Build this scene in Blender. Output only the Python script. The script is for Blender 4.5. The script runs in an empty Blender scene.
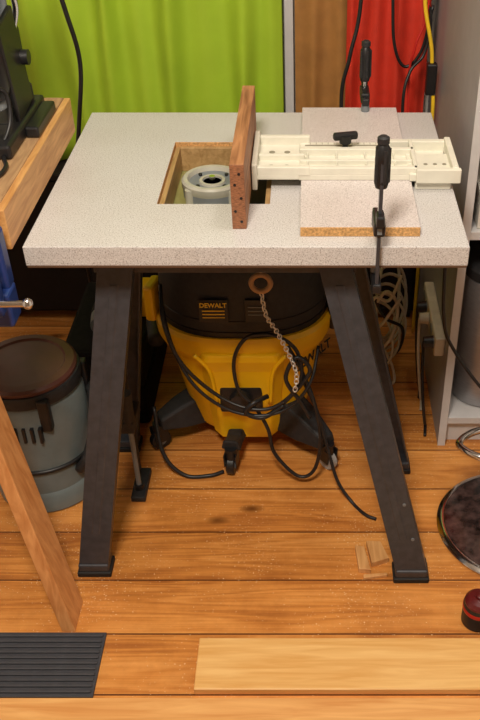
import bpy, bmesh, math, random
from mathutils import Vector, Matrix, Quaternion
random.seed(4)
scn=bpy.context.scene
try:
    scn.view_settings.view_transform='Standard'
except Exception: pass

# ---------------------------------------------------------------- materials
def lin(c):
    r=[]
    for v in c:
        v=v/255.0
        r.append(v/12.92 if v<=.04045 else ((v+.055)/1.055)**2.4)
    return (r[0],r[1],r[2],1)
MATS={}
def mat(name,col,rough=.5,metal=0,var=.12,scale=30,bump=0.0,bscale=None,spec=.5,trans=0,stretch=(1,1,1)):
    if name in MATS: return MATS[name]
    m=bpy.data.materials.new(name); m.use_nodes=True
    nt=m.node_tree; b=nt.nodes['Principled BSDF']
    c=lin(col)
    b.inputs['Roughness'].default_value=rough; b.inputs['Metallic'].default_value=metal
    b.inputs['Specular IOR Level'].default_value=spec
    if trans: b.inputs['Transmission Weight'].default_value=trans
    tc=nt.nodes.new('ShaderNodeTexCoord'); mp=nt.nodes.new('ShaderNodeMapping'); mp.inputs['Scale'].default_value=stretch
    nt.links.new(tc.outputs['Object'],mp.inputs[0])
    n=nt.nodes.new('ShaderNodeTexNoise'); n.inputs['Scale'].default_value=scale; n.inputs['Detail'].default_value=5
    nt.links.new(mp.outputs[0],n.inputs['Vector'])
    r=nt.nodes.new('ShaderNodeValToRGB')
    r.color_ramp.elements[0].position=.3; r.color_ramp.elements[1].position=.7
    r.color_ramp.elements[0].color=tuple(v*(1-var) for v in c[:3])+(1,)
    r.color_ramp.elements[1].color=tuple(min(1,v*(1+var)) for v in c[:3])+(1,)
    nt.links.new(n.outputs['Fac'],r.inputs[0]); nt.links.new(r.outputs[0],b.inputs['Base Color'])
    if bump:
        n2=nt.nodes.new('ShaderNodeTexNoise'); n2.inputs['Scale'].default_value=bscale or scale*4
        nt.links.new(mp.outputs[0],n2.inputs['Vector'])
        bp=nt.nodes.new('ShaderNodeBump'); bp.inputs['Strength'].default_value=bump; bp.inputs['Distance'].default_value=.002
        nt.links.new(n2.outputs['Fac'],bp.inputs['Height']); nt.links.new(bp.outputs[0],b.inputs['Normal'])
    MATS[name]=m; return m

def wood(name,c1,c2,axis=0,rough=.45,scale=9,k=9,dist=.8):
    if name in MATS: return MATS[name]
    m=bpy.data.materials.new(name); m.use_nodes=True; nt=m.node_tree; b=nt.nodes['Principled BSDF']
    b.inputs['Roughness'].default_value=rough
    tc=nt.nodes.new('ShaderNodeTexCoord'); mp=nt.nodes.new('ShaderNodeMapping')
    s=[1,1,1]
    for i in range(3):
        if i!=axis: s[i]=k
    mp.inputs['Scale'].default_value=s
    nt.links.new(tc.outputs['Object'],mp.inputs[0])
    n=nt.nodes.new('ShaderNodeTexNoise'); n.inputs['Scale'].default_value=scale; n.inputs['Detail'].default_value=7; n.inputs['Distortion'].default_value=dist
    nt.links.new(mp.outputs[0],n.inputs['Vector'])
    r=nt.nodes.new('ShaderNodeValToRGB'); r.color_ramp.elements[0].position=.33; r.color_ramp.elements[1].position=.68
    r.color_ramp.elements[0].color=lin(c1); r.color_ramp.elements[1].color=lin(c2)
    nt.links.new(n.outputs['Fac'],r.inputs[0]); nt.links.new(r.outputs[0],b.inputs['Base Color'])
    MATS[name]=m; return m

def floor_mat():
    m=bpy.data.materials.new('pine_floor'); m.use_nodes=True; nt=m.node_tree; L=nt.links; N=nt.nodes
    b=N['Principled BSDF']; b.inputs['Roughness'].default_value=.34
    tc=N.new('ShaderNodeTexCoord'); sep=N.new('ShaderNodeSeparateXYZ'); L.new(tc.outputs['Object'],sep.inputs[0])
    def M(op,a,bv=None,cv=None):
        n=N.new('ShaderNodeMath'); n.operation=op
        for i,v in enumerate((a,bv,cv)):
            if v is None: continue
            if isinstance(v,(int,float)): n.inputs[i].default_value=v
            else: L.new(v,n.inputs[i])
        return n.outputs[0]
    yy=M('DIVIDE',M('ADD',sep.outputs['Y'],.625-.02),.14)
    pid=M('FLOOR',yy); fr=M('FRACT',yy)
    wn=N.new('ShaderNodeTexWhiteNoise'); wn.noise_dimensions='1D'; L.new(pid,wn.inputs['W'])
    cx=N.new('ShaderNodeCombineXYZ')
    L.new(M('ADD',M('MULTIPLY',sep.outputs['X'],1.0),M('MULTIPLY',wn.outputs['Value'],17)),cx.inputs[0])
    L.new(M('MULTIPLY',sep.outputs['Y'],13),cx.inputs[1]); L.new(M('MULTIPLY',pid,3.7),cx.inputs[2])
    g=N.new('ShaderNodeTexNoise'); g.inputs['Scale'].default_value=1.4; g.inputs['Detail'].default_value=1.5; g.inputs['Distortion'].default_value=.3
    L.new(cx.outputs[0],g.inputs['Vector'])
    ring=M('SINE',M('MULTIPLY',g.outputs['Fac'],60))
    ring=M('MULTIPLY',M('ADD',ring,1),.5)
    fx=N.new('ShaderNodeCombineXYZ'); L.new(M('MULTIPLY',sep.outputs['X'],5),fx.inputs[0]); L.new(M('MULTIPLY',sep.outputs['Y'],160),fx.inputs[1]); L.new(pid,fx.inputs[2])
    f=N.new('ShaderNodeTexNoise'); f.inputs['Scale'].default_value=1.5; f.inputs['Detail'].default_value=3; L.new(fx.outputs[0],f.inputs['Vector'])
    tone=M('ADD',M('ADD',M('MULTIPLY',g.outputs['Fac'],.55),M('MULTIPLY',ring,.13)),M('MULTIPLY',f.outputs['Fac'],.32))
    r=N.new('ShaderNodeValToRGB'); e=r.color_ramp.elements
    e[0].position=.32; e[0].color=lin((174,106,48)); e[1].position=.70; e[1].color=lin((230,162,88))
    k=e.new(.5); k.color=lin((210,138,66))
    L.new(tone,r.inputs[0])
    t=N.new('ShaderNodeHueSaturation'); L.new(r.outputs[0],t.inputs['Color']); t.inputs['Saturation'].default_value=1.0
    L.new(M('ADD',M('MULTIPLY',wn.outputs['Value'],.36),.80),t.inputs['Value'])
    kx=N.new('ShaderNodeCombineXYZ'); L.new(M('MULTIPLY',sep.outputs['X'],3.4),kx.inputs[0]); L.new(M('MULTIPLY',sep.outputs['Y'],7.1),kx.inputs[1]); L.new(pid,kx.inputs[2])
    vo=N.new('ShaderNodeTexVoronoi'); vo.inputs['Scale'].default_value=1.0; L.new(kx.outputs[0],vo.inputs['Vector'])
    kr=N.new('ShaderNodeValToRGB'); kr.color_ramp.elements[0].position=.035; kr.color_ramp.elements[0].color=(.14,.08,.05,1)
    kr.color_ramp.elements[1].position=.12; kr.color_ramp.elements[1].color=(1,1,1,1)
    L.new(vo.outputs['Distance'],kr.inputs[0])
    mx=N.new('ShaderNodeMix'); mx.data_type='RGBA'; mx.blend_type='MULTIPLY'; mx.inputs['Factor'].default_value=.85
    L.new(t.outputs[0],mx.inputs['A']); L.new(kr.outputs[0],mx.inputs['B'])
    wv=N.new('ShaderNodeTexNoise'); wv.inputs['Scale'].default_value=7; wv.inputs['Detail'].default_value=8; wv.inputs['Roughness'].default_value=.7; L.new(tc.outputs['Object'],wv.inputs['Vector'])
    wr=N.new('ShaderNodeValToRGB'); wr.color_ramp.elements[0].position=.36; wr.color_ramp.elements[0].color=(.76,.70,.64,1); wr.color_ramp.elements[1].position=.58; wr.color_ramp.elements[1].color=(1,1,1,1)
    L.new(wv.outputs['Fac'],wr.inputs[0])
    mw=N.new('ShaderNodeMix'); mw.data_type='RGBA'; mw.blend_type='MULTIPLY'; mw.inputs['Factor'].default_value=.8
    L.new(mx.outputs['Result'],mw.inputs['A']); L.new(wr.outputs[0],mw.inputs['B'])
    d=M('ABSOLUTE',M('SUBTRACT',fr,.5)); seam=M('GREATER_THAN',d,.488)
    m2=N.new('ShaderNodeMix'); m2.data_type='RGBA'; L.new(seam,m2.inputs['Factor']); L.new(mw.outputs['Result'],m2.inputs['A']); m2.inputs['B'].default_value=lin((84,44,20))
    sp=N.new('ShaderNodeTexNoise'); sp.inputs['Scale'].default_value=260; sp.inputs['Detail'].default_value=1; L.new(tc.outputs['Object'],sp.inputs['Vector'])
    big=N.new('ShaderNodeTexNoise'); big.inputs['Scale'].default_value=4; L.new(tc.outputs['Object'],big.inputs['Vector'])
    s2=M('GREATER_THAN',M('ADD',sp.outputs['Fac'],M('MULTIPLY',big.outputs['Fac'],.3)),.88)
    m3=N.new('ShaderNodeMix'); m3.data_type='RGBA'; L.new(s2,m3.inputs['Factor']); L.new(m2.outputs['Result'],m3.inputs['A']); m3.inputs['B'].default_value=lin((240,214,172))
    L.new(m3.outputs['Result'],b.inputs['Base Color'])
    bp=N.new('ShaderNodeBump'); bp.inputs['Strength'].default_value=.2; bp.inputs['Distance'].default_value=.002
    L.new(M('SUBTRACT',f.outputs['Fac'],M('MULTIPLY',seam,2)),bp.inputs['Height']); L.new(bp.outputs[0],b.inputs['Normal'])
    return m

def speckle(name,base,dark,light,rough=.4,scale=430,blotch=(.93,.91,.89)):
    m=bpy.data.materials.new(name); m.use_nodes=True; nt=m.node_tree; L=nt.links; N=nt.nodes
    b=N['Principled BSDF']; b.inputs['Roughness'].default_value=rough
    tc=N.new('ShaderNodeTexCoord')
    n=N.new('ShaderNodeTexNoise'); n.inputs['Scale'].default_value=scale; n.inputs['Detail'].default_value=2; L.new(tc.outputs['Object'],n.inputs['Vector'])
    r=N.new('ShaderNodeValToRGB'); e=r.color_ramp.elements
    e[0].position=.34; e[0].color=lin(dark); e[1].position=.66; e[1].color=lin(light); k=e.new(.44); k.color=lin(base); k=e.new(.57); k.color=lin(base)
    L.new(n.outputs['Fac'],r.inputs[0])
    n2=N.new('ShaderNodeTexNoise'); n2.inputs['Scale'].default_value=5; n2.inputs['Detail'].default_value=4; L.new(tc.outputs['Object'],n2.inputs['Vector'])
    r2=N.new('ShaderNodeValToRGB'); r2.color_ramp.elements[0].position=.3; r2.color_ramp.elements[0].color=blotch+(1,); r2.color_ramp.elements[1].position=.6; r2.color_ramp.elements[1].color=(1,1,1,1)
    L.new(n2.outputs['Fac'],r2.inputs[0])
    mx=N.new('ShaderNodeMix'); mx.data_type='RGBA'; mx.blend_type='MULTIPLY'; mx.inputs['Factor'].default_value=1
    L.new(r.outputs[0],mx.inputs['A']); L.new(r2.outputs[0],mx.inputs['B']); L.new(mx.outputs['Result'],b.inputs['Base Color'])
    return m

FLOOR=floor_mat()
LAM=speckle('speckled_laminate',(200,198,197),(150,145,142),(218,217,216),scale=420)
LAM2=speckle('offcut_laminate',(206,198,196),(164,156,152),(222,217,214),scale=420)
CHIP=mat('chipboard',(196,150,94),.8,var=.4,scale=260,bump=.4)
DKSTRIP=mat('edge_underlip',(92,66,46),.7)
STEEL=mat('painted_steel_charcoal',(62,63,68),.42,metal=.2,var=.2,scale=60,bump=.05)
BLK=mat('black_plastic',(24,24,26),.42,var=.2)
BLK2=mat('black_textured_plastic',(34,34,36),.6,var=.3,scale=90,bump=.2)
BLKM=mat('matt_black_case',(26,25,25),.85,var=.3,scale=60,spec=.2)
RUB=mat('black_rubber',(18,18,18),.65)
YEL=mat('yellow_plastic',(252,196,10),.38,var=.08,scale=14)
YEL2=mat('yellow_label',(235,195,50),.5)
CREAM=mat('cream_plastic',(220,217,202),.45,var=.06)
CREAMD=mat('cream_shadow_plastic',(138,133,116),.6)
CHROME=mat('chrome',(215,215,218),.15,metal=1,var=.05)
GREYP=mat('grey_plastic',(116,122,126),.45,var=.1)
CLEAR=mat('milky_acrylic',(176,174,160),.25,var=.10)
LIME=mat('olive_panel',(142,138,84),.5,var=.2,scale=12)
REDE=mat('end_grain',(140,92,62),.7,var=.5,scale=160,stretch=(1,1,5))
PINE=wood('pine_light',(222,166,92),(240,194,124),axis=0,scale=5,k=14)
PINEY=wood('bench_wood',(182,128,72),(222,172,110),axis=1)
FRAMEW=wood('cutout_frame_wood',(150,118,74),(186,152,104),axis=1)
PINEL=wood('bench_leg_wood',(188,124,70),(218,158,100),axis=2,scale=6,k=12)
BTOP=wood('bench_top_wood',(146,112,78),(182,146,104),axis=1,rough=.7)
BLUE=mat('blue_enamel',(34,58,120),.35)
WHITE=mat('white_panel',(198,196,196),.5,var=.04)
GREYPAN=mat('grey_melamine',(160,158,162),.5,var=.05)
WALL=mat('wall_paint',(214,208,198),.8,var=.04)
WC=mat('white_cable',(200,190,168),.5)
REDW=wood('brown_plywood',(128,82,52),(184,130,88),axis=1,rough=.6,scale=7,k=11)

# ---------------------------------------------------------------- helpers
def root(name):
    o=bpy.data.objects.new(name,None); o.empty_display_size=.05; scn.collection.objects.link(o); return o
def finish(me,name,parent,m,smooth=False,bevel=0,seg=2):
    o=bpy.data.objects.new(name,me); scn.collection.objects.link(o)
    if m is not None and not me.materials:
        me.materials.append(m)
    if parent is not None: o.parent=parent
    if smooth:
        for p in me.polygons: p.use_smooth=True
    if bevel:
        b=o.modifiers.new('bevel','BEVEL'); b.width=bevel; b.segments=seg; b.limit_method='ANGLE'
    return o
def box(parent,name,lo,hi,m,bevel=.0015,rot=None,smooth=False):
    cx=[(lo[i]+hi[i])/2 for i in range(3)]; s=[(hi[i]-lo[i]) for i in range(3)]
    bm=bmesh.new(); bmesh.ops.create_cube(bm,size=1)
    for v in bm.verts: v.co=Vector((v.co.x*s[0],v.co.y*s[1],v.co.z*s[2]))
    me=bpy.data.meshes.new(name); bm.to_mesh(me); bm.free()
    o=finish(me,name,parent,m,smooth,bevel)
    o.location=cx
    if rot: o.rotation_euler=[math.radians(a) for a in rot]
    return o
def loft(parent,name,loops,m,smooth=False,bevel=0,caps=True):
    bm=bmesh.new(); rows=[[bm.verts.new(p) for p in lp] for lp in loops]
    n=len(loops[0])
    for a,b in zip(rows[:-1],rows[1:]):
        for i in range(n):
            j=(i+1)%n; bm.faces.new((a[i],a[j],b[j],b[i]))
    if caps:
        bm.faces.new(rows[0][::-1]); bm.faces.new(rows[-1])
    bmesh.ops.recalc_face_normals(bm,faces=bm.faces)
    me=bpy.data.meshes.new(name); bm.to_mesh(me); bm.free()
    return finish(me,name,parent,m,smooth,bevel)
def autosmooth(o,ang=40):
    me=o.data
    for p in me.polygons: p.use_smooth=True
    try: me.set_sharp_from_angle(angle=math.radians(ang))
    except Exception: pass
def lathe(parent,name,prof,c,m,seg=48,sq=0.0,ang=0,sharp=35,rot=None,sy=1):
    loops=[]
    for r,z in prof:
        lp=[]
        for i in range(seg):
            a=2*math.pi*i/seg
            k=1.0
            if sq:
                p=2+sq*6
                k=1.0/((abs(math.cos(a))**p+abs(math.sin(a))**p)**(1/p))
            x=r*k*math.cos(a); y=r*k*math.sin(a)*sy
            ca,sa=math.cos(ang),math.sin(ang)
            lp.append(Vector((x*ca-y*sa,x*sa+y*ca,z)))
        loops.append(lp)
    o=loft(parent,name,loops,m); autosmooth(o,sharp); o.location=c
    if rot: o.rotation_euler=[math.radians(a) for a in rot]
    return o
def cyl(parent,name,p0,p1,r0,m,r1=None,seg=24,bevel=0):
    p0=Vector(p0); p1=Vector(p1); r1=r0 if r1 is None else r1
    d=(p1-p0).normalized(); u=d.orthogonal().normalized(); w=d.cross(u)
    L=[]
    for p,r in ((p0,r0),(p1,r1)):
        L.append([p+u*r*math.cos(2*math.pi*i/seg)+w*r*math.sin(2*math.pi*i/seg) for i in range(seg)])
    o=loft(parent,name,L,m,bevel=bevel); autosmooth(o); return o
def cr(pts,n=8):
    P=[Vector(p) for p in pts]; P=[P[0]*2-P[1]]+P+[P[-1]*2-P[-2]]
    out=[]
    for i in range(1,len(P)-2):
        a,b,c,d=P[i-1:i+3]
        for k in range(n):
            t=k/n
            out.append(.5*((2*b)+(c-a)*t+(2*a-5*b+4*c-d)*t*t+(3*b-a-3*c+d)*t**3))
    out.append(P[-2]); return out
def tube(parent,name,pts,r,m,n=8,seg=10,closed=False):
    P=cr(pts,n) if n>1 else [Vector(p) for p in pts]
    loops=[]; prev=None
    for i,p in enumerate(P):
        d=(P[min(i+1,len(P)-1)]-P[max(i-1,0)]).normalized()
        if prev is None: u=d.orthogonal().normalized()
        else:
            u=prev-d*prev.dot(d)
            u=u.normalized() if u.length>1e-5 else d.orthogonal().normalized()
        prev=u; w=d.cross(u)
        loops.append([p+u*r*math.cos(2*math.pi*k/seg)+w*r*math.sin(2*math.pi*k/seg) for k in range(seg)])
    return loft(parent,name,loops,m,smooth=True)
def torus(parent,name,c,R,r,m,rot=(0,0,0),sx=1,seg=32,ms=10):
    bm=bmesh.new(); rows=[]
    for i in range(seg):
        a=2*math.pi*i/seg; rows.append([bm.verts.new(((R+r*math.cos(b))*math.cos(a)*sx,(R+r*math.cos(b))*math.sin(a),r*math.sin(b))) for b in [2*math.pi*k/ms for k in range(ms)]])
    for i in range(seg):
        A=rows[i];B=rows[(i+1)%seg]
        for k in range(ms):
            bm.faces.new((A[k],B[k],B[(k+1)%ms],A[(k+1)%ms]))
    me=bpy.data.meshes.new(name); bm.to_mesh(me); bm.free()
    o=finish(me,name,parent,m,True); o.location=c; o.rotation_euler=[math.radians(a) for a in rot]; return o
def text(parent,name,s,size,loc,rot,m,ext=.0006):
    cu=bpy.data.curves.new(name,'FONT'); cu.body=s; cu.size=size; cu.extrude=ext; cu.align_x='CENTER'; cu.align_y='CENTER'; cu.offset=size*.02
    o=bpy.data.objects.new(name,cu); scn.collection.objects.link(o); cu.materials.append(m); o.parent=parent
    o.location=loc; o.rotation_euler=[math.radians(a) for a in rot]; return o

# ---------------------------------------------------------------- room
X0,X1,Y0,Y1,ZC=-1.7,1.3,-1.2,2.45,2.5
box(None,'floor',(X0,Y0,-.03),(X1,Y1,0),FLOOR,0)
box(None,'ceiling',(X0,Y0,ZC),(X1,Y1,ZC+.05),WALL,0)
box(None,'wall_back',(X0,Y1,0),(X1,Y1+.05,ZC),WALL,0)
box(None,'wall_left',(X0-.05,Y0,0),(X0,Y1,ZC),WALL,0)
box(None,'wall_right',(X1,Y0,0),(X1+.05,Y1,ZC),WALL,0)
box(None,'wall_front',(X0,Y0-.05,0),(X1,Y0,ZC),WALL,0)
box(None,'trim_1',(-.068,2.40,0),(-.044,Y1,2.3),WHITE,.003)
box(None,'baseboard_back',(X0,2.435,0),(-1.05,Y1,.1),WHITE,.003)

def curtain(name,x0,x1,y,z0,z1,m,folds):
    nx,nz=200,30; bm=bmesh.new(); rows=[]
    for j in range(nz+1):
        t=j/nz; row=[]
        for i in range(nx+1):
            s=i/nx; x=x0+(x1-x0)*s
            yy=0
            for (p,w_,d,lean) in folds:
                q=(s-p-lean*(t-.2))/(w_*(1+.25*math.sin(9*t+p*20)))
                yy-=d*math.exp(-q*q)*(1+.25*math.sin(7*t+p*31))
            row.append(bm.verts.new((x,y+yy,z0+(z1-z0)*t)))
        rows.append(row)
    for j in range(nz):
        for i in range(nx): bm.faces.new((rows[j][i],rows[j][i+1],rows[j+1][i+1],rows[j+1][i]))
    me=bpy.data.meshes.new(name); bm.to_mesh(me); bm.free()
    o=finish(me,name,None,m,True)
    sm=o.modifiers.new('thick','SOLIDIFY'); sm.thickness=.002
    return o
GREEN=mat('lime_fabric',(160,192,42),.75,var=.06,scale=10,bump=.15,bscale=500)
GOLD=mat('ochre_fabric',(160,112,56),.8,var=.12,scale=25,bump=.15,bscale=400)
RED=mat('red_fabric',(204,50,28),.75,var=.08,scale=30,bump=.2,bscale=400)
curtain('curtain',-.80,-.072,2.385,.50,2.2,GREEN,[(.10,.05,.036,.04),(.25,.05,.034,-.10),(.375,.035,.042,.08),(.49,.06,.030,-.05),(.60,.035,.044,.06),(.72,.07,.026,-.08),(.86,.04,.040,.05),(.96,.03,.018,0)])
curtain('curtain.001',-.04,.16,2.405,.50,2.2,GOLD,[(.25,.10,.018,.10),(.6,.10,.016,-.12),(.88,.06,.012,0)])
curtain('curtain.002',.095,.31,2.375,.50,2.2,RED,[(.06,.06,.02,-.05),(.35,.09,.024,.08),(.62,.07,.020,-.05),(.9,.06,.018,.05)])
rod=root('curtain_rod')
cyl(rod,'pole',(-1.0,2.36,2.22),(.32,2.36,2.22),.012,CHROME)
for i,x in enumerate((-.98,-.055,.30)):
    cyl(rod,'bracket_%d'%(i+1),(x,2.36,2.22),(x,2.449,2.22),.008,CHROME)
cab=root('shade_backing_cabinet')  # added black cabinet, its dark colour stands in for the shade behind the table
DKL=mat('shade_black_brown',(32,27,25),.75,spec=.3)
box(cab,'body',(-.98,2.30,.03),(.320,2.39,.47),DKL,.003)
box(cab,'top',(-1.0,2.29,.47),(.325,2.395,.49),DKL,.003)
for i,x in enumerate((-.95,-.33,.27)):
    box(cab,'foot_%d'%(i+1),(x,2.31,0),(x+.04,2.38,.03),BLK)
for i,x in enumerate((-.76,-.33,.10)):
    cyl(cab,'handle_%d'%(i+1),(x+.17,2.288,.30),(x+.17,2.288,.40),.005,STEEL)
    box(cab,'door_%d'%(i+1),(x-.21,2.294,.04),(x+.21,2.30,.465),DKL)

# ---------------------------------------------------------------- router table
tab=root('router_table')
def slab_hole(parent,name,x,y,z,mats):
    bm=bmesh.new(); T={};
    for k in range(2):
        for j in range(4):
            for i in range(4): T[i,j,k]=bm.verts.new((x[i],y[j],z[k]))
    for j in range(3):
        for i in range(3):
            if i==1 and j==1: continue
            bm.faces.new((T[i,j,1],T[i+1,j,1],T[i+1,j+1,1],T[i,j+1,1]))
            bm.faces.new((T[i,j,0],T[i,j+1,0],T[i+1,j+1,0],T[i+1,j,0]))
    for i in range(3):
        for j in (0,3):
            bm.faces.new((T[i,j,0],T[i+1,j,0],T[i+1,j,1],T[i,j,1])); bm.faces.new((T[j,i,0],T[j,i+1,0],T[j,i+1,1],T[j,i,1]))
    for (a,b) in (((1,1),(2,1)),((2,1),(2,2)),((2,2),(1,2)),((1,2),(1,1))):
        f=bm.faces.new((T[a[0],a[1],0],T[b[0],b[1],0],T[b[0],b[1],1],T[a[0],a[1],1])); f.material_index=1
    bmesh.ops.recalc_face_normals(bm,faces=bm.faces)
    me=bpy.data.meshes.new(name); bm.to_mesh(me); bm.free()
    for mm in mats: me.materials.append(mm)
    return finish(me,name,parent,None,bevel=.0015)
slab_hole(tab,'tabletop',[-.493,-.284,-.075,.274],[1.340,1.502,1.786,1.952],[.7625,.800],[LAM,CHIP])
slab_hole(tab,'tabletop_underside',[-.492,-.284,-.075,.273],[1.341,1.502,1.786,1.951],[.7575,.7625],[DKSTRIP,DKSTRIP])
fr=[((-.284,1.502,.738),(-.274,1.786,.790)),((-.085,1.502,.738),(-.075,1.786,.790)),((-.274,1.776,.738),(-.085,1.786,.791)),((-.274,1.502,.738),(-.085,1.510,.786))]
for i,(a,b) in enumerate(fr): box(tab,'frame_strip_%d'%(i+1),a,b,FRAMEW)
box(tab,'insert_plate',(-.284,1.502,.726),(-.145,1.786,.738),LIME)
box(tab,'insert_plate_dark',(-.145,1.502,.726),(-.075,1.786,.738),BLK2)
rc=(-.198,1.668,.738)
lathe(tab,'router_base_body',[(.055,0),(.060,.002),(.060,.022),(.057,.025),(.054,.025)],rc,GREYP)
lathe(tab,'router_base_ring',[(.050,.0),(.062,.022),(.062,.034),(.058,.038),(.050,.038),(.046,.028),(.028,.026),(.026,.032),(.020,.032),(.019,.018),(.019,.01)],rc,CLEAR)
lathe(tab,'router_base_step',[(.0465,.0275),(.0465,.0298),(.040,.0302),(.036,.028)],rc,GREYP)
cyl(tab,'router_bore',(rc[0],rc[1],.748),(rc[0],rc[1],.766),.0188,BLK)
cyl(tab,'router_collet',(rc[0],rc[1],.764),(rc[0],rc[1],.778),.006,CHROME)
for i in range(4):
    a=math.radians(45+90*i)
    cyl(tab,'base_screw_%d'%(i+1),(rc[0]+.038*math.cos(a),rc[1]+.038*math.sin(a),.764),(rc[0]+.038*math.cos(a),rc[1]+.038*math.sin(a),.7705),.004,BLK2)
    cyl(tab,'base_lug_%d'%(i+1),(rc[0]+.060*math.cos(a),rc[1]+.060*math.sin(a),.7382),(rc[0]+.060*math.cos(a),rc[1]+.060*math.sin(a),.768),.009,CLEAR)
cyl(tab,'router_motor',(rc[0],rc[1],.66),(rc[0],rc[1],.727),.045,BLK2)
def leg(name,bx,by,tx,ty,wb,wt,side,zb=.028,zt=.7575):
    loops=[]
    for (x,y,z,w) in ((bx,by,zb,wb),(tx,ty,zt,wt)):
        h=w/2; d=.036*side; t=.004; ts=t*side
        loops.append([(x-h,y,z),(x+h,y,z),(x+h,y+d,z),(x+h-t,y+d,z),(x+h-t,y+ts,z),(x-h+t,y+ts,z),(x-h+t,y+d,z),(x-h,y+d,z)])
    loft(tab,name,loops,STEEL,bevel=.0012)
    h=wb/2+.005
    yl,yh=sorted((by-.008*side,by+.045*side))
    box(tab,name+'_foot',(bx-h,yl,0),(bx+h,yh,.014),RUB,.003)
    box(tab,name+'_foot_cup',(bx-h+.004,yl+.004,.012),(bx+h-.004,yh-.004,.034),STEEL,.004)
    l2=[]
    for t_ in (.12,.9):
        x=bx+(tx-bx)*t_; y=by+(ty-by)*t_; z=zb+(zt-zb)*t_; o=-.0015*side
        l2.append([(x-.009,y,z),(x-.006,y+o,z),(x+.006,y+o,z),(x+.009,y,z)])
    loft(tab,name+'_rib',l2,STEEL)
leg('leg_1',-.474,1.295,-.350,1.415,.064,.066,1)
leg('leg_2',.221,1.278,.036,1.415,.068,.060,1)
leg('leg_3',-.470,1.735,-.356,1.60,.060,.058,-1)
leg('leg_4',.220,1.655,.056,1.58,.050,.056,-1)
box(tab,'top_beam_front',(-.40,1.42,.700),(.085,1.450,.7575),STEEL)
box(tab,'top_beam_back',(-.40,1.545,.700),(.085,1.575,.7575),STEEL)
for nm,x0,y1 in (('l',-.428,1.645),('r',.156,1.60)):
    loft(tab,'brace_'+nm,[[(x0-.004,1.37,.29),(x0+.004,1.37,.29),(x0+.004,1.37,.315),(x0-.004,1.37,.315)],[(x0-.004,y1,.29),(x0+.004,y1,.29),(x0+.004,y1,.315),(x0-.004,y1,.315)]],STEEL)
for i,t in enumerate((.12,.24)):
    x=.221-.185*t+.02; y=1.278+.137*t; z=.028+.73*t
    cyl(tab,'leg_bolt_%d'%(i+1),(x,y-.002,z),(x,y+.003,z),.0035,GREYP)

# fence board on edge
fence=root('fence_board')
box(fence,'board',(-.137,1.405,.800),(-.112,1.784,.922),REDW,.001)
box(fence,'end_grain',(-.1365,1.4035,.8005),(-.1125,1.4052,.9215),REDE,.0005)
for i,(x,z) in enumerate(((-.120,.815),(-.130,.835),(-.119,.86),(-.129,.885),(-.121,.905))):
    cyl(fence,'dowel_hole_%d'%(i+1),(x,1.4028,z),(x,1.4037,z),.0025,BLK)

off=root('laminate_offcut')
box(off,'panel',(-.017,1.379,.800),(.192,1.935,.818),LAM2,.0008)
box(off,'raw_edge',(-.0168,1.3765,.8004),(.1918,1.3792,.8170),CHIP,.0003)

# jig
jig=root('dovetail_jig')
zb=.818
def jb(n,x0,x1,y0,y1,z0,z1,m=CREAM,b=.002): return box(jig,n,(x0,y0,z0),(x1,y1,z1),m,b)
jb('left_foot',-.109,-.02,1.560,1.712,zb+.002,zb+.012)
jb('left_upright',-.110,-.100,1.555,1.720,.801,zb+.035)
jb('left_rib_1',-.100,.0,1.700,1.712,zb+.010,zb+.030)
jb('left_rib_2',-.100,.0,1.560,1.572,zb+.010,zb+.028)
jb('left_rib_3',-.100,-.01,1.626,1.634,zb+.010,zb+.024)
for i,(x,y) in enumerate(((-.075,1.60),(-.045,1.60),(-.075,1.665),(-.045,1.665))):
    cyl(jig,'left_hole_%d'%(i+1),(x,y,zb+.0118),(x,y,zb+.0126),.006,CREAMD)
jb('bed',-.022,.200,1.562,1.660,zb,zb+.012)
jb('rail_front',-.02,.205,1.562,1.574,zb+.010,zb+.026)
jb('rail_mid',-.02,.205,1.605,1.613,zb+.010,zb+.022)
jb('rail_back',-.02,.205,1.648,1.660,zb+.010,zb+.026)
for i in range(7):
    x=.0+i*.028
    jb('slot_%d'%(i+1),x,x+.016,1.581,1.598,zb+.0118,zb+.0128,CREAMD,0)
    if i%2==0: jb('cross_rib_%d'%(i+1),x-.006,x-.003,1.57,1.65,zb+.010,zb+.020)
jb('upper_slide',-.02,.155,1.672,1.706,zb,zb+.016)
jb('upper_slide_groove',-.01,.15,1.686,1.691,zb+.0158,zb+.0166,CREAMD,0)
for i in range(12):
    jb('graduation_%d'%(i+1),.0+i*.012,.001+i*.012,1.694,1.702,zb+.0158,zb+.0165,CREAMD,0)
jb('right_head',.188,.282,1.555,1.650,zb+.001,zb+.016)
jb('right_head_foot',.200,.268,1.560,1.72,.8005,zb+.004)
jb('right_rail_back',.150,.276,1.690,1.704,zb,zb+.024)
jb('right_head_lip',.200,.284,1.548,1.560,zb+.0,zb+.028)
jb('right_head_wall',.268,.280,1.556,1.70,zb+.003,zb+.030)
jb('right_head_rib',.196,.204,1.560,1.700,zb+.002,zb+.026)
for i in range(3):
    cyl(jig,'head_hole_%d'%(i+1),(.222+.018*i,1.60,zb+.0155),(.222+.018*i,1.60,zb+.0166),.004,CREAMD)
cyl(jig,'knob_stem',(.07,1.675,zb+.014),(.07,1.675,zb+.034),.006,BLK)
cyl(jig,'knob_hub',(.07,1.675,zb+.028),(.07,1.675,zb+.044),.012,BLK)
box(jig,'knob_wing',(.045,1.668,zb+.034),(.095,1.682,zb+.050),BLK,.005,rot=(0,0,12))

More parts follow.
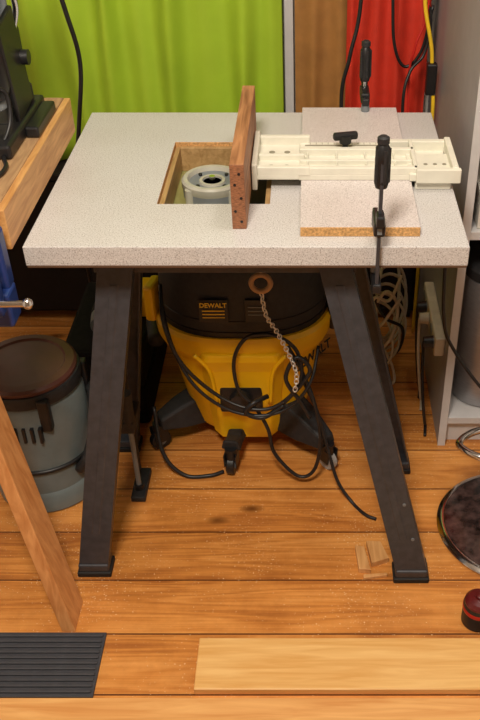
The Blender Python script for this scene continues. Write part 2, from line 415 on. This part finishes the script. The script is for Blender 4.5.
# clamps
def clamp(x,y,ztop,zjaw,zbot,dirn):
    c=root('bar_clamp')
    box(c,'bar',(x-.003,y-.006,zbot),(x+.003,y+.006,ztop-.03),STEEL,.0008)
    lathe(c,'handle',[(.004,0),(.010,.002),(.0125,.012),(.0105,.030),(.0125,.05),(.0115,.07),(.007,.078),(.002,.079)],(x,y+dirn*.006,ztop-.079),BLK,seg=20)
    for k in range(5):
        a=2*math.pi*k/5
        cyl(c,'handle_flute_%d'%(k+1),(x+.011*math.cos(a),y+dirn*.006+.011*math.sin(a),ztop-.068),(x+.0105*math.cos(a),y+dirn*.006+.0105*math.sin(a),ztop-.010),.003,BLK2,seg=8)
    lathe(c,'handle_cap',[(.004,0),(.010,.001),(.010,.010),(.006,.013)],(x,y+dirn*.006,ztop-.002),BLK2,seg=20)
    cyl(c,'spindle',(x,y+dirn*.006,zjaw+.01),(x,y+dirn*.006,ztop-.07),.004,CHROME)
    y0,y1=sorted((y-dirn*.010,y+dirn*.050))
    box(c,'jaw_body',(x-.010,y0,zjaw+.012),(x+.010,y1,zjaw+.036),BLK,.004)
    box(c,'jaw_trigger',(x-.007,min(y,y-dirn*.016)-.006,zjaw+.036),(x+.007,max(y,y-dirn*.016)+.006,zjaw+.055),BLK,.003)
    box(c,'jaw_window',(x-.004,y-dirn*.0105-.0008,zjaw+.018),(x+.004,y-dirn*.0105+.0008,zjaw+.030),GREYP,0)
    cyl(c,'jaw_pad',(x,y+dirn*.058,zjaw+.0003),(x,y+dirn*.058,zjaw+.014),.009,GREYP)
    box(c,'jaw_nose',(x-.008,min(y+dirn*.045,y+dirn*.068),zjaw+.013),(x+.008,max(y+dirn*.045,y+dirn*.068),zjaw+.030),BLK,.003)
    box(c,'fixed_jaw',(x-.008,y0,zbot-.004),(x+.008,y1,zbot+.014),BLK,.003)
    cyl(c,'fixed_pad',(x,y+dirn*.040,zbot+.014),(x,y+dirn*.040,.7575),.009,GREYP)
    return c
clamp(.116,1.328,.992,.818,.722,1)
clamp(.122,1.972,.945,.818,.722,-1)

# ---------------------------------------------------------------- shop vacuum
vac=root('shop_vacuum'); vx,vy=-.160,1.865
lathe(vac,'tank',[(.120,.045),(.142,.048),(.152,.065),(.172,.18),(.188,.27),(.194,.300),(.209,.318),(.216,.335),(.218,.372),(.212,.382),(.19,.382)],(vx,vy,0),YEL,seg=64,sq=.12)
lathe(vac,'lid_seal',[(.20,.374),(.207,.376),(.207,.396),(.20,.398)],(vx,vy,0),BLK,seg=64,sq=.10)
lathe(vac,'motor_head',[(.204,.392),(.206,.41),(.198,.50),(.188,.55),(.164,.60),(.12,.635),(.06,.648),(.005,.65)],(vx,vy,0),BLK2,seg=64,sq=.10)
lathe(vac,'head_groove',[(.2035,.418),(.2065,.420),(.2062,.426),(.203,.428)],(vx,vy,0),BLK,seg=64,sq=.10)
lathe(vac,'head_vent_ring',[(.150,.612),(.156,.612),(.156,.622),(.150,.624)],(vx,vy,0),BLK2,seg=48)
def fb(w0,w1,d0,d1,z): return [(vx-w0,vy-d0,z),(vx-w1,vy-d1,z),(vx+w1,vy-d1,z),(vx+w0,vy-d0,z)]
loft(vac,'front_bulge',[fb(.085,.060,.145,.176,.052),fb(.092,.066,.165,.196,.18),fb(.102,.075,.18,.212,.29),fb(.108,.085,.19,.223,.325),fb(.108,.075,.19,.223,.345)],YEL,bevel=.006)
for s,nm in ((-1,'l'),(1,'r')):
    tube(vac,'bulge_ridge_'+nm,[(vx+s*.064,vy-.197,.18),(vx+s*.074,vy-.214,.29),(vx+s*.105,vy-.222,.345)],.005,YEL)
box(vac,'port_plate',(vx-.056,vy-.209,.165),(vx+.046,vy-.190,.240),BLK,.006,rot=(-7,0,0))
cyl(vac,'port_collar',(vx-.005,vy-.223,.20),(vx-.005,vy-.195,.203),.028,BLK)
cyl(vac,'port_bore',(vx-.005,vy-.2245,.20),(vx-.005,vy-.2225,.20),.019,BLK2)
box(vac,'latch_1',(vx-.225,vy-.11,.36),(vx-.198,vy-.045,.455),YEL,.008,rot=(0,0,-14))
box(vac,'latch_2',(vx+.20,vy-.10,.33),(vx+.226,vy-.04,.41),BLK,.008,rot=(0,0,14))
for i,(dx,w) in enumerate(((-.055,.066),(.040,.05))):
    box(vac,'label_%d'%(i+1),(vx+dx-w/2,vy-.2095,.430),(vx+dx+w/2,vy-.2045,.485),BLK,.001,rot=(-6,0,0))
text(vac,'label_text_1','DEWALT',.015,(vx-.055,vy-.2115,.474),(84,0,0),YEL2)
for k in range(3): box(vac,'label_line_%d'%(k+1),(vx-.08,vy-.2113,.440+k*.009),(vx-.03,vy-.2103,.4425+k*.009),YEL2,0)
for k in range(4): box(vac,'label_line_b%d'%(k+1),(vx+.022,vy-.2113,.438+k*.010),(vx+.058,vy-.2103,.440+k*.010),GREYP,0)
text(vac,'label_text_2','DEWALT',.034,(vx+.166,vy-.130,.275),(83,-4,50),BLK)
def caster(i,a,rad,wheelcol,w=1.0,h=1.0,st=.13):
    r=math.radians(a); dx,dy=math.sin(r),-math.cos(r)
    sx,sy_=vx+dx*st,vy+dy*st; ex,ey=vx+dx*rad,vy+dy*rad
    px,py=-dy,dx
    def sec(x,y,z0,z1,w_): return [(x-px*w_,y-py*w_,z0),(x+px*w_,y+py*w_,z0),(x+px*w_*.7,y+py*w_*.7,z1),(x-px*w_*.7,y-py*w_*.7,z1)]
    mx,my=(sx+ex)/2,(sy_+ey)/2
    loft(vac,'caster_arm_%d'%i,[sec(sx,sy_,.055,.06+.085*h,.045*w),sec(mx,my,.06,.06+.07*h,.038*w),sec(ex,ey,.07,.10,.026)],BLK2,bevel=.006)
    cyl(vac,'caster_stem_%d'%i,(ex,ey,.05),(ex,ey,.08),.016,BLK)
    t=Vector((px,py,0)); c=Vector((ex,ey,.027))
    cyl(vac,'caster_wheel_%d'%i,c-t*.010,c+t*.010,.027,wheelcol,bevel=.003)
    cyl(vac,'caster_hub_%d'%i,c-t*.012,c+t*.012,.012,GREYP)
    for s in (-1,1):
        loft(vac,'caster_fork_%d_%d'%(i,s+2),[[c+t*s*.013+Vector((dx*.016,dy*.016,0)),c+t*s*.013-Vector((dx*.016,dy*.016,0)),c+t*s*.016-Vector((dx*.016,dy*.016,0)),c+t*s*.016+Vector((dx*.016,dy*.016,0))],
             [c+t*s*.013+Vector((dx*.02,dy*.02,.038)),c+t*s*.013-Vector((dx*.02,dy*.02,-.038)),c+t*s*.016-Vector((dx*.02,dy*.02,-.038)),c+t*s*.016+Vector((dx*.02,dy*.02,.038))]],BLK)
caster(1,-8,.245,BLK,.6,.35,.16); caster(2,42,.305,mat('grey_wheel',(160,160,158),.5),1.1,1,.15); caster(3,-56,.27,BLK,1,.9,.15); caster(4,150,.22,BLK); caster(5,-140,.22,BLK)
tube(vac,'cord_1',[(-.335,1.70,.50),(-.325,1.64,.43),(-.29,1.62,.336),(-.215,1.615,.25),(-.14,1.60,.222),(-.075,1.60,.232),(-.022,1.61,.295),(-.03,1.625,.37),(-.08,1.63,.41),(-.14,1.63,.405),(-.172,1.62,.35),(-.165,1.61,.27),(-.13,1.605,.225),(-.10,1.60,.16),(-.085,1.59,.09),(-.03,1.575,.03),(.01,1.575,.05),(.025,1.585,.14),(.01,1.60,.24),(-.02,1.62,.32),(-.05,1.63,.38)],.0045,BLK)
tube(vac,'cord_2',[(-.02,1.62,.30),(.015,1.60,.22),(.04,1.575,.13),(.065,1.54,.05),(.10,1.51,.007),(.13,1.47,.006),(.155,1.455,.006)],.004,BLK)
tube(vac,'cord_3',[(-.06,1.60,.24),(-.02,1.605,.29),(.0,1.61,.33),(-.03,1.615,.36),(-.055,1.60,.31),(-.02,1.60,.24),(.0,1.595,.20)],.005,BLK)
tube(vac,'cord_4',[(-.38,1.67,.17),(-.36,1.62,.06),(-.31,1.60,.008),(-.25,1.60,.006),(-.215,1.615,.006)],.005,BLK)
tube(vac,'cord_5',[(-.34,1.71,.46),(-.315,1.645,.38),(-.27,1.61,.29),(-.20,1.60,.225),(-.12,1.595,.205),(-.05,1.60,.225),(.0,1.61,.29),(.02,1.66,.36)],.004,BLK)
tube(vac,'cord_bundle',[(-.10,1.630,.235),(-.13,1.600,.24),(-.15,1.595,.215),(-.11,1.595,.20),(-.06,1.605,.23)],.006,BLK)
hp=[(vx-.20*math.cos(math.radians(a))*1.16,vy-.20*math.sin(math.radians(a))*1.16,.30-.12*(a/140)) for a in range(20,-141,-20)]
tube(vac,'hose',hp,.020,BLK2,n=6,seg=12)

# chain with wooden ring
ch=root('hanging_chain')
cyl(ch,'hook_stem',(-.097,1.50,.645),(-.097,1.50,.727),.002,CHROME)
torus(ch,'wooden_ring',(-.097,1.50,.628),.019,.0055,mat('ring_wood',(166,128,88),.6),rot=(90,0,0))
pts=cr([(-.097,1.50,.606),(-.09,1.53,.53),(-.07,1.57,.46),(-.045,1.592,.38),(-.03,1.590,.33),(-.035,1.588,.28)],24)
acc=[pts[0]]
for p in pts:
    if (p-acc[-1]).length>=.0105: acc.append(p)
LINK=mat('galvanised_steel',(215,212,205),.35,metal=.5,var=.05)
for i in range(len(acc)-1):
    d=(acc[i+1]-acc[i]).normalized()
    o=torus(ch,'link_%d'%(i+1),(acc[i]+acc[i+1])/2,.0046,.0014,LINK,sx=1.6,seg=14,ms=6)
    q=d.to_track_quat('X','Z'); o.rotation_mode='QUATERNION'
    o.rotation_quaternion=q@Quaternion((1,0,0),math.radians(90*(i%2)+20))

# ---------------------------------------------------------------- left workbench
wb=root('workbench')
box(wb,'top',(-1.30,1.31,.820),(-.512,1.815,.886),BTOP,.003)
box(wb,'side_edge',(-.512,1.31,.812),(-.499,1.815,.885),PINEY,.002)
box(wb,'front_edge',(-1.30,1.296,.815),(-.515,1.31,.884),PINEY,.002)
def plank(parent,name,b,t,wy,wx,m):
    loft(parent,name,[[(b[0],b[1],b[2]),(b[0],b[1]+wy,b[2]),(b[0]-wx,b[1]+wy,b[2]),(b[0]-wx,b[1],b[2])],
                      [(t[0],t[1],t[2]),(t[0],t[1]+wy,t[2]),(t[0]-wx,t[1]+wy,t[2]),(t[0]-wx,t[1],t[2])]],m,bevel=.002)
plank(wb,'leg_1',(-.486,1.145,0),(-.660,1.312,.818),.078,.028,PINEL)
plank(wb,'leg_2',(-.86,1.79,0),(-.80,1.72,.818),.05,.05,PINEL)
plank(wb,'leg_3',(-1.22,1.79,0),(-1.18,1.72,.818),.05,.05,PINEL)
plank(wb,'leg_4',(-1.24,1.20,0),(-1.20,1.312,.818),.075,.028,PINEL)
box(wb,'stretcher',(-1.20,1.745,.45),(-.82,1.775,.53),PINEL)
vs=root('bench_vise')
box(vs,'fixed_jaw',(-.66,1.262,.760),(-.500,1.295,.868),BLUE,.006)
box(vs,'moving_jaw',(-.65,1.200,.745),(-.496,1.225,.855),BLUE,.006)
box(vs,'jaw_face_back',(-.64,1.256,.840),(-.502,1.263,.874),STEEL)
box(vs,'jaw_face_front',(-.64,1.224,.830),(-.502,1.231,.862),STEEL)
for i,x in enumerate((-.62,-.520)): cyl(vs,'guide_rod_%d'%(i+1),(x,1.215,.775),(x,1.27,.775),.010,CHROME)
cyl(vs,'screw',(-.578,1.17,.765),(-.578,1.27,.765),.010,CHROME)
lathe(vs,'screw_boss',[(.014,0),(.018,.004),(.018,.02),(.012,.026)],(-.578,1.20,.765),BLUE,seg=24,rot=(90,0,0))
box(vs,'bracket',(-.55,1.24,.700),(-.498,1.29,.765),BLUE,.006)
cyl(vs,'handle',(-.62,1.178,.788),(-.450,1.178,.790),.0055,CHROME)
lathe(vs,'handle_knob',[(.003,-.009),(.007,-.006),(.009,0),(.007,.006),(.003,.009)],(-.444,1.178,.790),CHROME,seg=16)
cyl(vs,'handle_boss',(-.578,1.168,.765),(-.578,1.190,.792),.011,BLUE)
dp=root('drill_press')
box(dp,'base',(-.70,1.50,.887),(-.535,1.76,.914),BLK,.006)
box(dp,'base_lug',(-.536,1.60,.887),(-.510,1.74,.908),BLK,.004)
for i,y in enumerate((1.54,1.60)): box(dp,'slot_%d'%(i+1),(-.68,y,.9135),(-.56,y+.012,.9148),BLK,0)
lathe(dp,'column_collar',[(.030,0),(.030,.03),(.022,.04)],(-.575,1.72,.914),BLK2,seg=28)
cyl(dp,'column',(-.575,1.72,.93),(-.575,1.72,1.36),.013,GREYP)
box(dp,'carriage',(-.66,1.67,.985),(-.555,1.75,1.06),BLK,.010)
box(dp,'head',(-.74,1.52,1.12),(-.56,1.76,1.30),BLK,.02)
lathe(dp,'motor',[(.01,0),(.040,.002),(.046,.02),(.046,.13),(.040,.15),(.01,.152)],(-.592,1.60,.965),BLK,seg=28)
lathe(dp,'motor_collar',[(.030,0),(.034,.004),(.034,.018),(.030,.022)],(-.592,1.60,.944),GREYP,seg=28)
cyl(dp,'chuck',(-.592,1.60,.925),(-.592,1.60,.95),.012,CHROME,r1=.020)
cyl(dp,'bit',(-.592,1.60,.914),(-.592,1.60,.93),.003,CHROME)
box(dp,'motor_bracket',(-.625,1.63,.99),(-.565,1.69,1.08),BLK2,.004)
box(dp,'tilt_plate',(-.553,1.60,.915),(-.543,1.70,1.10),BLK,.003,rot=(8,0,0))
cyl(dp,'depth_knob',(-.560,1.69,1.01),(-.530,1.69,1.01),.014,BLK)
tube(dp,'lever',[(-.56,1.72,1.05),(-.54,1.70,1.10),(-.535,1.66,1.16)],.006,CHROME)
pc=root('power_cord')
tube(pc,'cord',[(-.53,1.84,1.20),(-.515,1.87,1.14),(-.505,1.91,1.03),(-.51,1.98,.90),(-.54,2.0,.75),(-.60,2.05,.50),(-.64,2.22,.2),(-.65,2.24,.006),(-.72,2.24,.006)],.005,BLK)
tube(pc,'cord_top',[(-.53,1.84,1.20),(-.56,1.80,1.26),(-.60,1.78,1.28)],.005,BLK)
tube(dp,'cable_2',[(-.56,1.56,1.0),(-.545,1.57,.98),(-.545,1.55,.93),(-.57,1.50,.893),(-.62,1.44,.892),(-.66,1.40,.892)],.004,BLK)
tube(dp,'cable_3',[(-.55,1.50,.893),(-.535,1.46,.892),(-.545,1.42,.892),(-.60,1.43,.892),(-.66,1.46,.892)],.004,BLK)

# ---------------------------------------------------------------- canister under bench
sd=root('ash_vacuum'); sx_,sy2=-.640,1.60
GRN=mat('grey_green_plastic',(108,120,122),.4,var=.08)
lathe(sd,'canister',[(.115,0),(.125,.006),(.125,.05),(.118,.06),(.122,.20),(.118,.29),(.108,.31),(.02,.312)],(sx_,sy2,0),GRN,seg=48)
lathe(sd,'lid',[(.108,.308),(.118,.312),(.120,.335),(.117,.343),(.108,.345),(.02,.346)],(sx_,sy2,0),BLK2,seg=48)
lathe(sd,'lid_disc',[(.113,.342),(.114,.352),(.108,.358),(.09,.360),(.086,.356),(.05,.358),(.005,.362)],(sx_,sy2,0),mat('maroon_plastic',(92,56,48),.35),seg=48)
for i,a in enumerate((20,-60,-130,110)):
    r=math.radians(a); box(sd,'clip_%d'%(i+1),(sx_+.119*math.cos(r)-.012,sy2+.119*math.sin(r)-.012,.25),(sx_+.119*math.cos(r)+.012,sy2+.119*math.sin(r)+.012,.335),BLK,.004)
for i in range(5): box(sd,'vent_%d'%(i+1),(sx_-.03+i*.018,sy2-.125,.225),(sx_-.023+i*.018,sy2-.112,.265),BLK,.001)
torus(sd,'band',(sx_,sy2,.13),.1205,.006,BLK,seg=48)
tube(sd,'hose',[(-.535,1.66,.24),(-.505,1.62,.26),(-.498,1.56,.20),(-.515,1.52,.14),(-.54,1.53,.10)],.014,BLK2)
tc_=root('power_drill_case')
box(tc_,'shell_lower',(-.63,1.80,0),(-.422,2.15,.12),BLKM,.012)
box(tc_,'shell_upper',(-.628,1.803,.122),(-.424,2.147,.235),BLKM,.012)
tube(tc_,'handle',[(-.56,1.800,.15),(-.555,1.782,.15),(-.475,1.782,.15),(-.47,1.800,.15)],.007,BLK)
for i,y in enumerate((-.585,-.45)): box(tc_,'latch_%d'%(i+1),(y-.01,1.794,.10),(y+.01,1.804,.145),GREYP,.002)
# small cordless drill lying on the case
dr=root('cordless_drill')
cyl(dr,'body',(-.53,1.90,.275),(-.53,2.04,.275),.034,BLK)
cyl(dr,'gearbox',(-.53,1.86,.275),(-.53,1.90,.275),.026,GREYP,r1=.032)
cyl(dr,'chuck',(-.53,1.825,.275),(-.53,1.86,.275),.012,BLK2,r1=.020)
loft(dr,'grip',[[(-.515,1.97,.255),(-.515,2.01,.255),(-.515,2.01,.290),(-.515,1.97,.290)],[(-.445,1.985,.250),(-.445,2.03,.250),(-.445,2.03,.285),(-.445,1.985,.285)]],BLK2,bevel=.004)
box(dr,'battery',(-.455,1.96,.236),(-.428,2.06,.300),YEL,.004)
fc=root('f_clamp')
box(fc,'bar',(-.427,1.60,.004),(-.419,1.618,.34),BLK2,.001)
box(fc,'lower_jaw',(-.430,1.515,.0),(-.395,1.62,.016),BLK2,.003)
box(fc,'upper_jaw',(-.435,1.535,.20),(-.400,1.62,.232),BLK2,.003)
cyl(fc,'spindle',(-.413,1.548,.03),(-.413,1.548,.22),.006,GREYP)
cyl(fc,'pad',(-.413,1.548,.016),(-.413,1.548,.030),.012,BLK)
cyl(fc,'grip',(-.413,1.548,.22),(-.413,1.548,.31),.014,BLK2)

# ---------------------------------------------------------------- right shelf unit
sh=root('storage_shelf')
box(sh,'side_panel',(.330,1.72,0),(.348,2.42,1.95),GREYPAN,.001)
box(sh,'side_panel_edge',(.3295,1.717,0),(.3485,1.7205,1.95),WHITE,.0005)
box(sh,'side_panel_right',(.95,1.72,0),(.968,2.42,1.95),GREYPAN,.001)
box(sh,'back_panel',(.330,2.42,0),(.968,2.43,1.95),GREYPAN,0)
for i,z in enumerate((.07,.60,1.05,1.50,1.93)):
    box(sh,'shelf_%d'%(i+1),(.348,1.722,z),(.95,2.42,z+.02),WHITE,.001)
box(sh,'plinth',(.348,1.74,0),(.95,1.755,.07),WHITE,.001)
cn=root('steel_canister')
CAN=mat('brushed_steel',(165,165,168),.35,metal=.7,var=.1,scale=40,stretch=(1,1,8))
lathe(cn,'body',[(.125,0),(.13,.004),(.13,.36),(.125,.365)],(.495,1.885,.0905),CAN,seg=64,sq=.15)
lathe(cn,'lid',[(.132,.365),(.134,.37),(.134,.39),(.12,.40),(.02,.405)],(.495,1.885,.0905),BLK2,seg=64,sq=.15)
cyl(cn,'lid_knob',(.495,1.885,.49),(.495,1.885,.52),.02,BLK)
pb=root('paper_box')
CW=mat('carton_white',(206,202,192),.7)
box(pb,'carton',(.365,1.735,.6205),(.58,1.98,.70),CW,.002)
box(pb,'label',(.375,1.733,.635),(.46,1.7355,.66),YEL2,0)
box(pb,'lid',(.362,1.732,.70),(.583,1.983,.712),CW,.001)
st=root('tool_organizer')
box(st,'case',(.36,1.80,1.0705),(.60,2.05,1.19),BLK2,.004)
for i in range(3): box(st,'drawer_%d'%(i+1),(.368+.077*i,1.792,1.08),(.438+.077*i,1.80,1.18),GREYP,.002)
hc=root('extension_cord')
for k in range(5):
    torus(hc,'loop_%d'%(k+1),(.44,1.80+.004*k,.722+.010*k),.055-.002*k,.005,BLK,rot=(6*(k%2),4,0))
# cables
cb=root('power_cables')
YC=mat('yellow_cable',(230,190,40),.45)
tube(cb,'yellow_cable',[(.285,2.24,1.6),(.28,2.24,1.05),(.278,2.24,.96),(.30,2.23,.86),(.306,2.23,.80),(.315,2.22,.70),(.312,2.22,.5),(.312,2.22,.2),(.312,2.22,.008)],.005,YC)
tube(cb,'black_cable_1',[(.26,2.26,1.6),(.262,2.25,1.05),(.295,2.25,.93),(.285,2.24,.84),(.25,2.22,.80),(.235,2.20,.72),(.25,2.19,.5),(.27,2.19,.008)],.004,BLK)
tube(cb,'red_cable',[(.295,2.26,1.6),(.29,2.25,1.0),(.262,2.24,.86),(.25,2.24,.78),(.26,2.22,.6),(.27,2.20,.50)],.003,mat('red_cable',(190,30,24),.45))
tube(cb,'black_cable_2',[(.12,2.25,1.5),(.125,2.25,1.0),(.10,2.23,.84),(.08,2.22,.74),(.09,2.20,.55),(.12,2.19,.2),(.14,2.19,.008)],.005,BLK)
tube(cb,'black_cable_4',[(.20,2.27,1.0),(.21,2.26,.86),(.24,2.26,.80),(.28,2.26,.84),(.30,2.26,.95)],.004,BLK)
box(cb,'plug_adapter',(.292,2.215,.74),(.318,2.24,.82),BLK,.004)
xc=root('extension_cord')
tube(xc,'cable',[(.300,1.72,.58),(.300,1.70,.50),(.305,1.690,.42),(.325,1.685,.35),(.40,1.65,.25),(.50,1.64,.15),(.62,1.64,.006)],.004,BLK)
# power strip fixed to the side panel
ps=root('power_strip')
box(ps,'housing',(.304,1.765,.25),(.3298,2.03,.305),mat('ivory_plastic',(214,206,186),.45),.005)
for i in range(5):
    y=1.79+.052*i
    cyl(ps,'socket_%d'%(i+1),(.3025,y,.278),(.3045,y,.278),.017,GREYP)
for i in (0,2,3):
    y=1.79+.052*i; mm=BLK if i!=2 else WC
    cyl(ps,'plug_%d'%(i+1),(.280,y,.278),(.3025,y,.278),.013,mm,r1=.016)
    tube(ps,'plug_lead_%d'%(i+1),[(.281,y,.278),(.281,y,.25),(.283,y-.01,.18),(.29,y-.02,.10),(.30,y-.01,.03),(.305,y,.006),(.30,y-.04,.006)],.004,mm)
# tangled white cable standing against the added dark cabinet
wc=root('white_cable_coil')
for k in range(7):
    R=.080+.006*k
    torus(wc,'loop_%d'%(k+1),(.190+.004*k,2.02+.008*k,.125+.018*k),R,.0045,WC,rot=(78,8*k-20,16*k-40),sx=.62+.05*(k%3))
tube(wc,'strand_1',[(.16,2.0,.22),(.20,1.985,.30),(.235,2.0,.24),(.22,1.985,.15),(.17,1.98,.10),(.15,1.99,.16),(.19,1.975,.20),(.24,1.985,.28)],.0045,WC)
tube(wc,'strand_2',[(.24,2.0,.34),(.21,1.99,.27),(.17,1.985,.28),(.155,1.985,.20),(.20,1.98,.12),(.23,1.99,.05),(.235,1.975,.0055),(.20,1.97,.005)],.0045,WC)
tube(wc,'strand_3',[(.18,2.03,.36),(.165,2.0,.30),(.20,1.985,.22),(.25,1.99,.18),(.245,2.0,.10),(.19,1.99,.05),(.16,1.98,.0055)],.0045,BLK)
# ---------------------------------------------------------------- stool at right
bs=root('bar_stool')
MARB=mat('mottled_black_enamel',(66,50,48),.14,var=.95,scale=40,spec=.8)
lathe(bs,'base_plate',[(.160,0),(.172,.002),(.174,.008),(.166,.015),(.158,.016)],(.470,1.435,0),CHROME,seg=72)
lathe(bs,'base_top',[(.160,.014),(.156,.020),(.10,.028),(.04,.036),(.03,.05),(.02,.052)],(.470,1.435,0),MARB,seg=72)
cyl(bs,'column',(.470,1.435,.03),(.470,1.435,.60),.024,CHROME)
lathe(bs,'seat',[(.02,0),(.13,.01),(.145,.03),(.145,.06),(.12,.075),(.02,.08)],(.480,1.435,.60),BLK,seg=48)
tube(bs,'footrest',[(.470,1.46,.26),(.42,1.485,.26),(.36,1.475,.26),(.322,1.435,.26),(.36,1.395,.26),(.42,1.385,.26),(.470,1.41,.26)],.008,CHROME)
# ---------------------------------------------------------------- foreground bits
mt=root('rubber_mat')
MR=mat('ribbed_rubber',(60,61,67),.6,var=.15)
box(mt,'sheet',(-.95,.992,0),(-.420,1.140,.006),MR,.001)
for i in range(11):
    y=.999+i*.0128
    box(mt,'rib_%d'%(i+1),(-.945,y,.0055),(-.425,y+.0065,.0105),MR,.0015)
lb=root('loose_pine_board')
box(lb,'board',(-.225,1.000,0),(.52,1.118,.018),PINE,.002)
tb=root('pine_plank')
box(tb,'board',(-1.2,.80,0),(.75,.984,.016),wood('plank_orange',(216,150,82),(238,182,112),axis=0,scale=5,k=14),.002)
sc=root('spray_can')
lathe(sc,'can',[(.030,0),(.033,.003),(.033,.055),(.031,.060)],(.350,1.175,0),BLK,seg=32)
lathe(sc,'red_band',[(.0332,.0),(.0338,.001),(.0338,.010),(.0332,.011)],(.350,1.175,.040),mat('red_label',(176,26,22),.35),seg=32)
lathe(sc,'cap',[(.031,.060),(.031,.064),(.024,.072),(.010,.075),(.010,.082),(.004,.084)],(.350,1.175,0),mat('maroon_cap',(90,24,24),.3),seg=32)
wo=root('wood_offcut')
WOF=wood('offcut_pine',(200,142,84),(226,174,114),axis=1)
def wedge(n,P,h): loft(wo,n,[[(x,y,0) for x,y in P],[(x,y,h) for x,y in P]],WOF,bevel=.001)
wedge('wedge_1',[(.108,1.300),(.134,1.298),(.122,1.365),(.102,1.368)],.014)
wedge('wedge_2',[(.137,1.315),(.176,1.330),(.160,1.378),(.128,1.380)],.016)
wedge('sliver',[(.118,1.280),(.170,1.288),(.170,1.295),(.118,1.290)],.008)

# ---------------------------------------------------------------- light & camera
def area(name,loc,target,size,power,col):
    l=bpy.data.lights.new(name,'AREA'); l.size=size; l.energy=power; l.color=col
    o=bpy.data.objects.new(name,l); scn.collection.objects.link(o); o.location=loc
    o.rotation_euler=(Vector(target)-Vector(loc)).to_track_quat('-Z','Y').to_euler(); return o
area('ceiling_light',(-.25,.25,2.40),(-.05,1.6,.5),.35,45,(1,.90,.77))
area('ceiling_light.001',(.35,1.4,2.45),(.1,1.7,.6),.35,7,(1,.93,.84))
w=bpy.data.worlds.new('world'); scn.world=w; w.use_nodes=True
w.node_tree.nodes['Background'].inputs[0].default_value=(1,.95,.88,1); w.node_tree.nodes['Background'].inputs[1].default_value=.3
cam=bpy.data.cameras.new('camera'); co=bpy.data.objects.new('camera',cam); scn.collection.objects.link(co)
cam.sensor_fit='VERTICAL'; cam.sensor_height=36; cam.sensor_width=24; cam.lens=44.65; cam.shift_x=-70/720
cam.clip_start=.05
co.location=(0,0,1.561); co.rotation_euler=(math.radians(90-36.8),0,0)
scn.camera=co
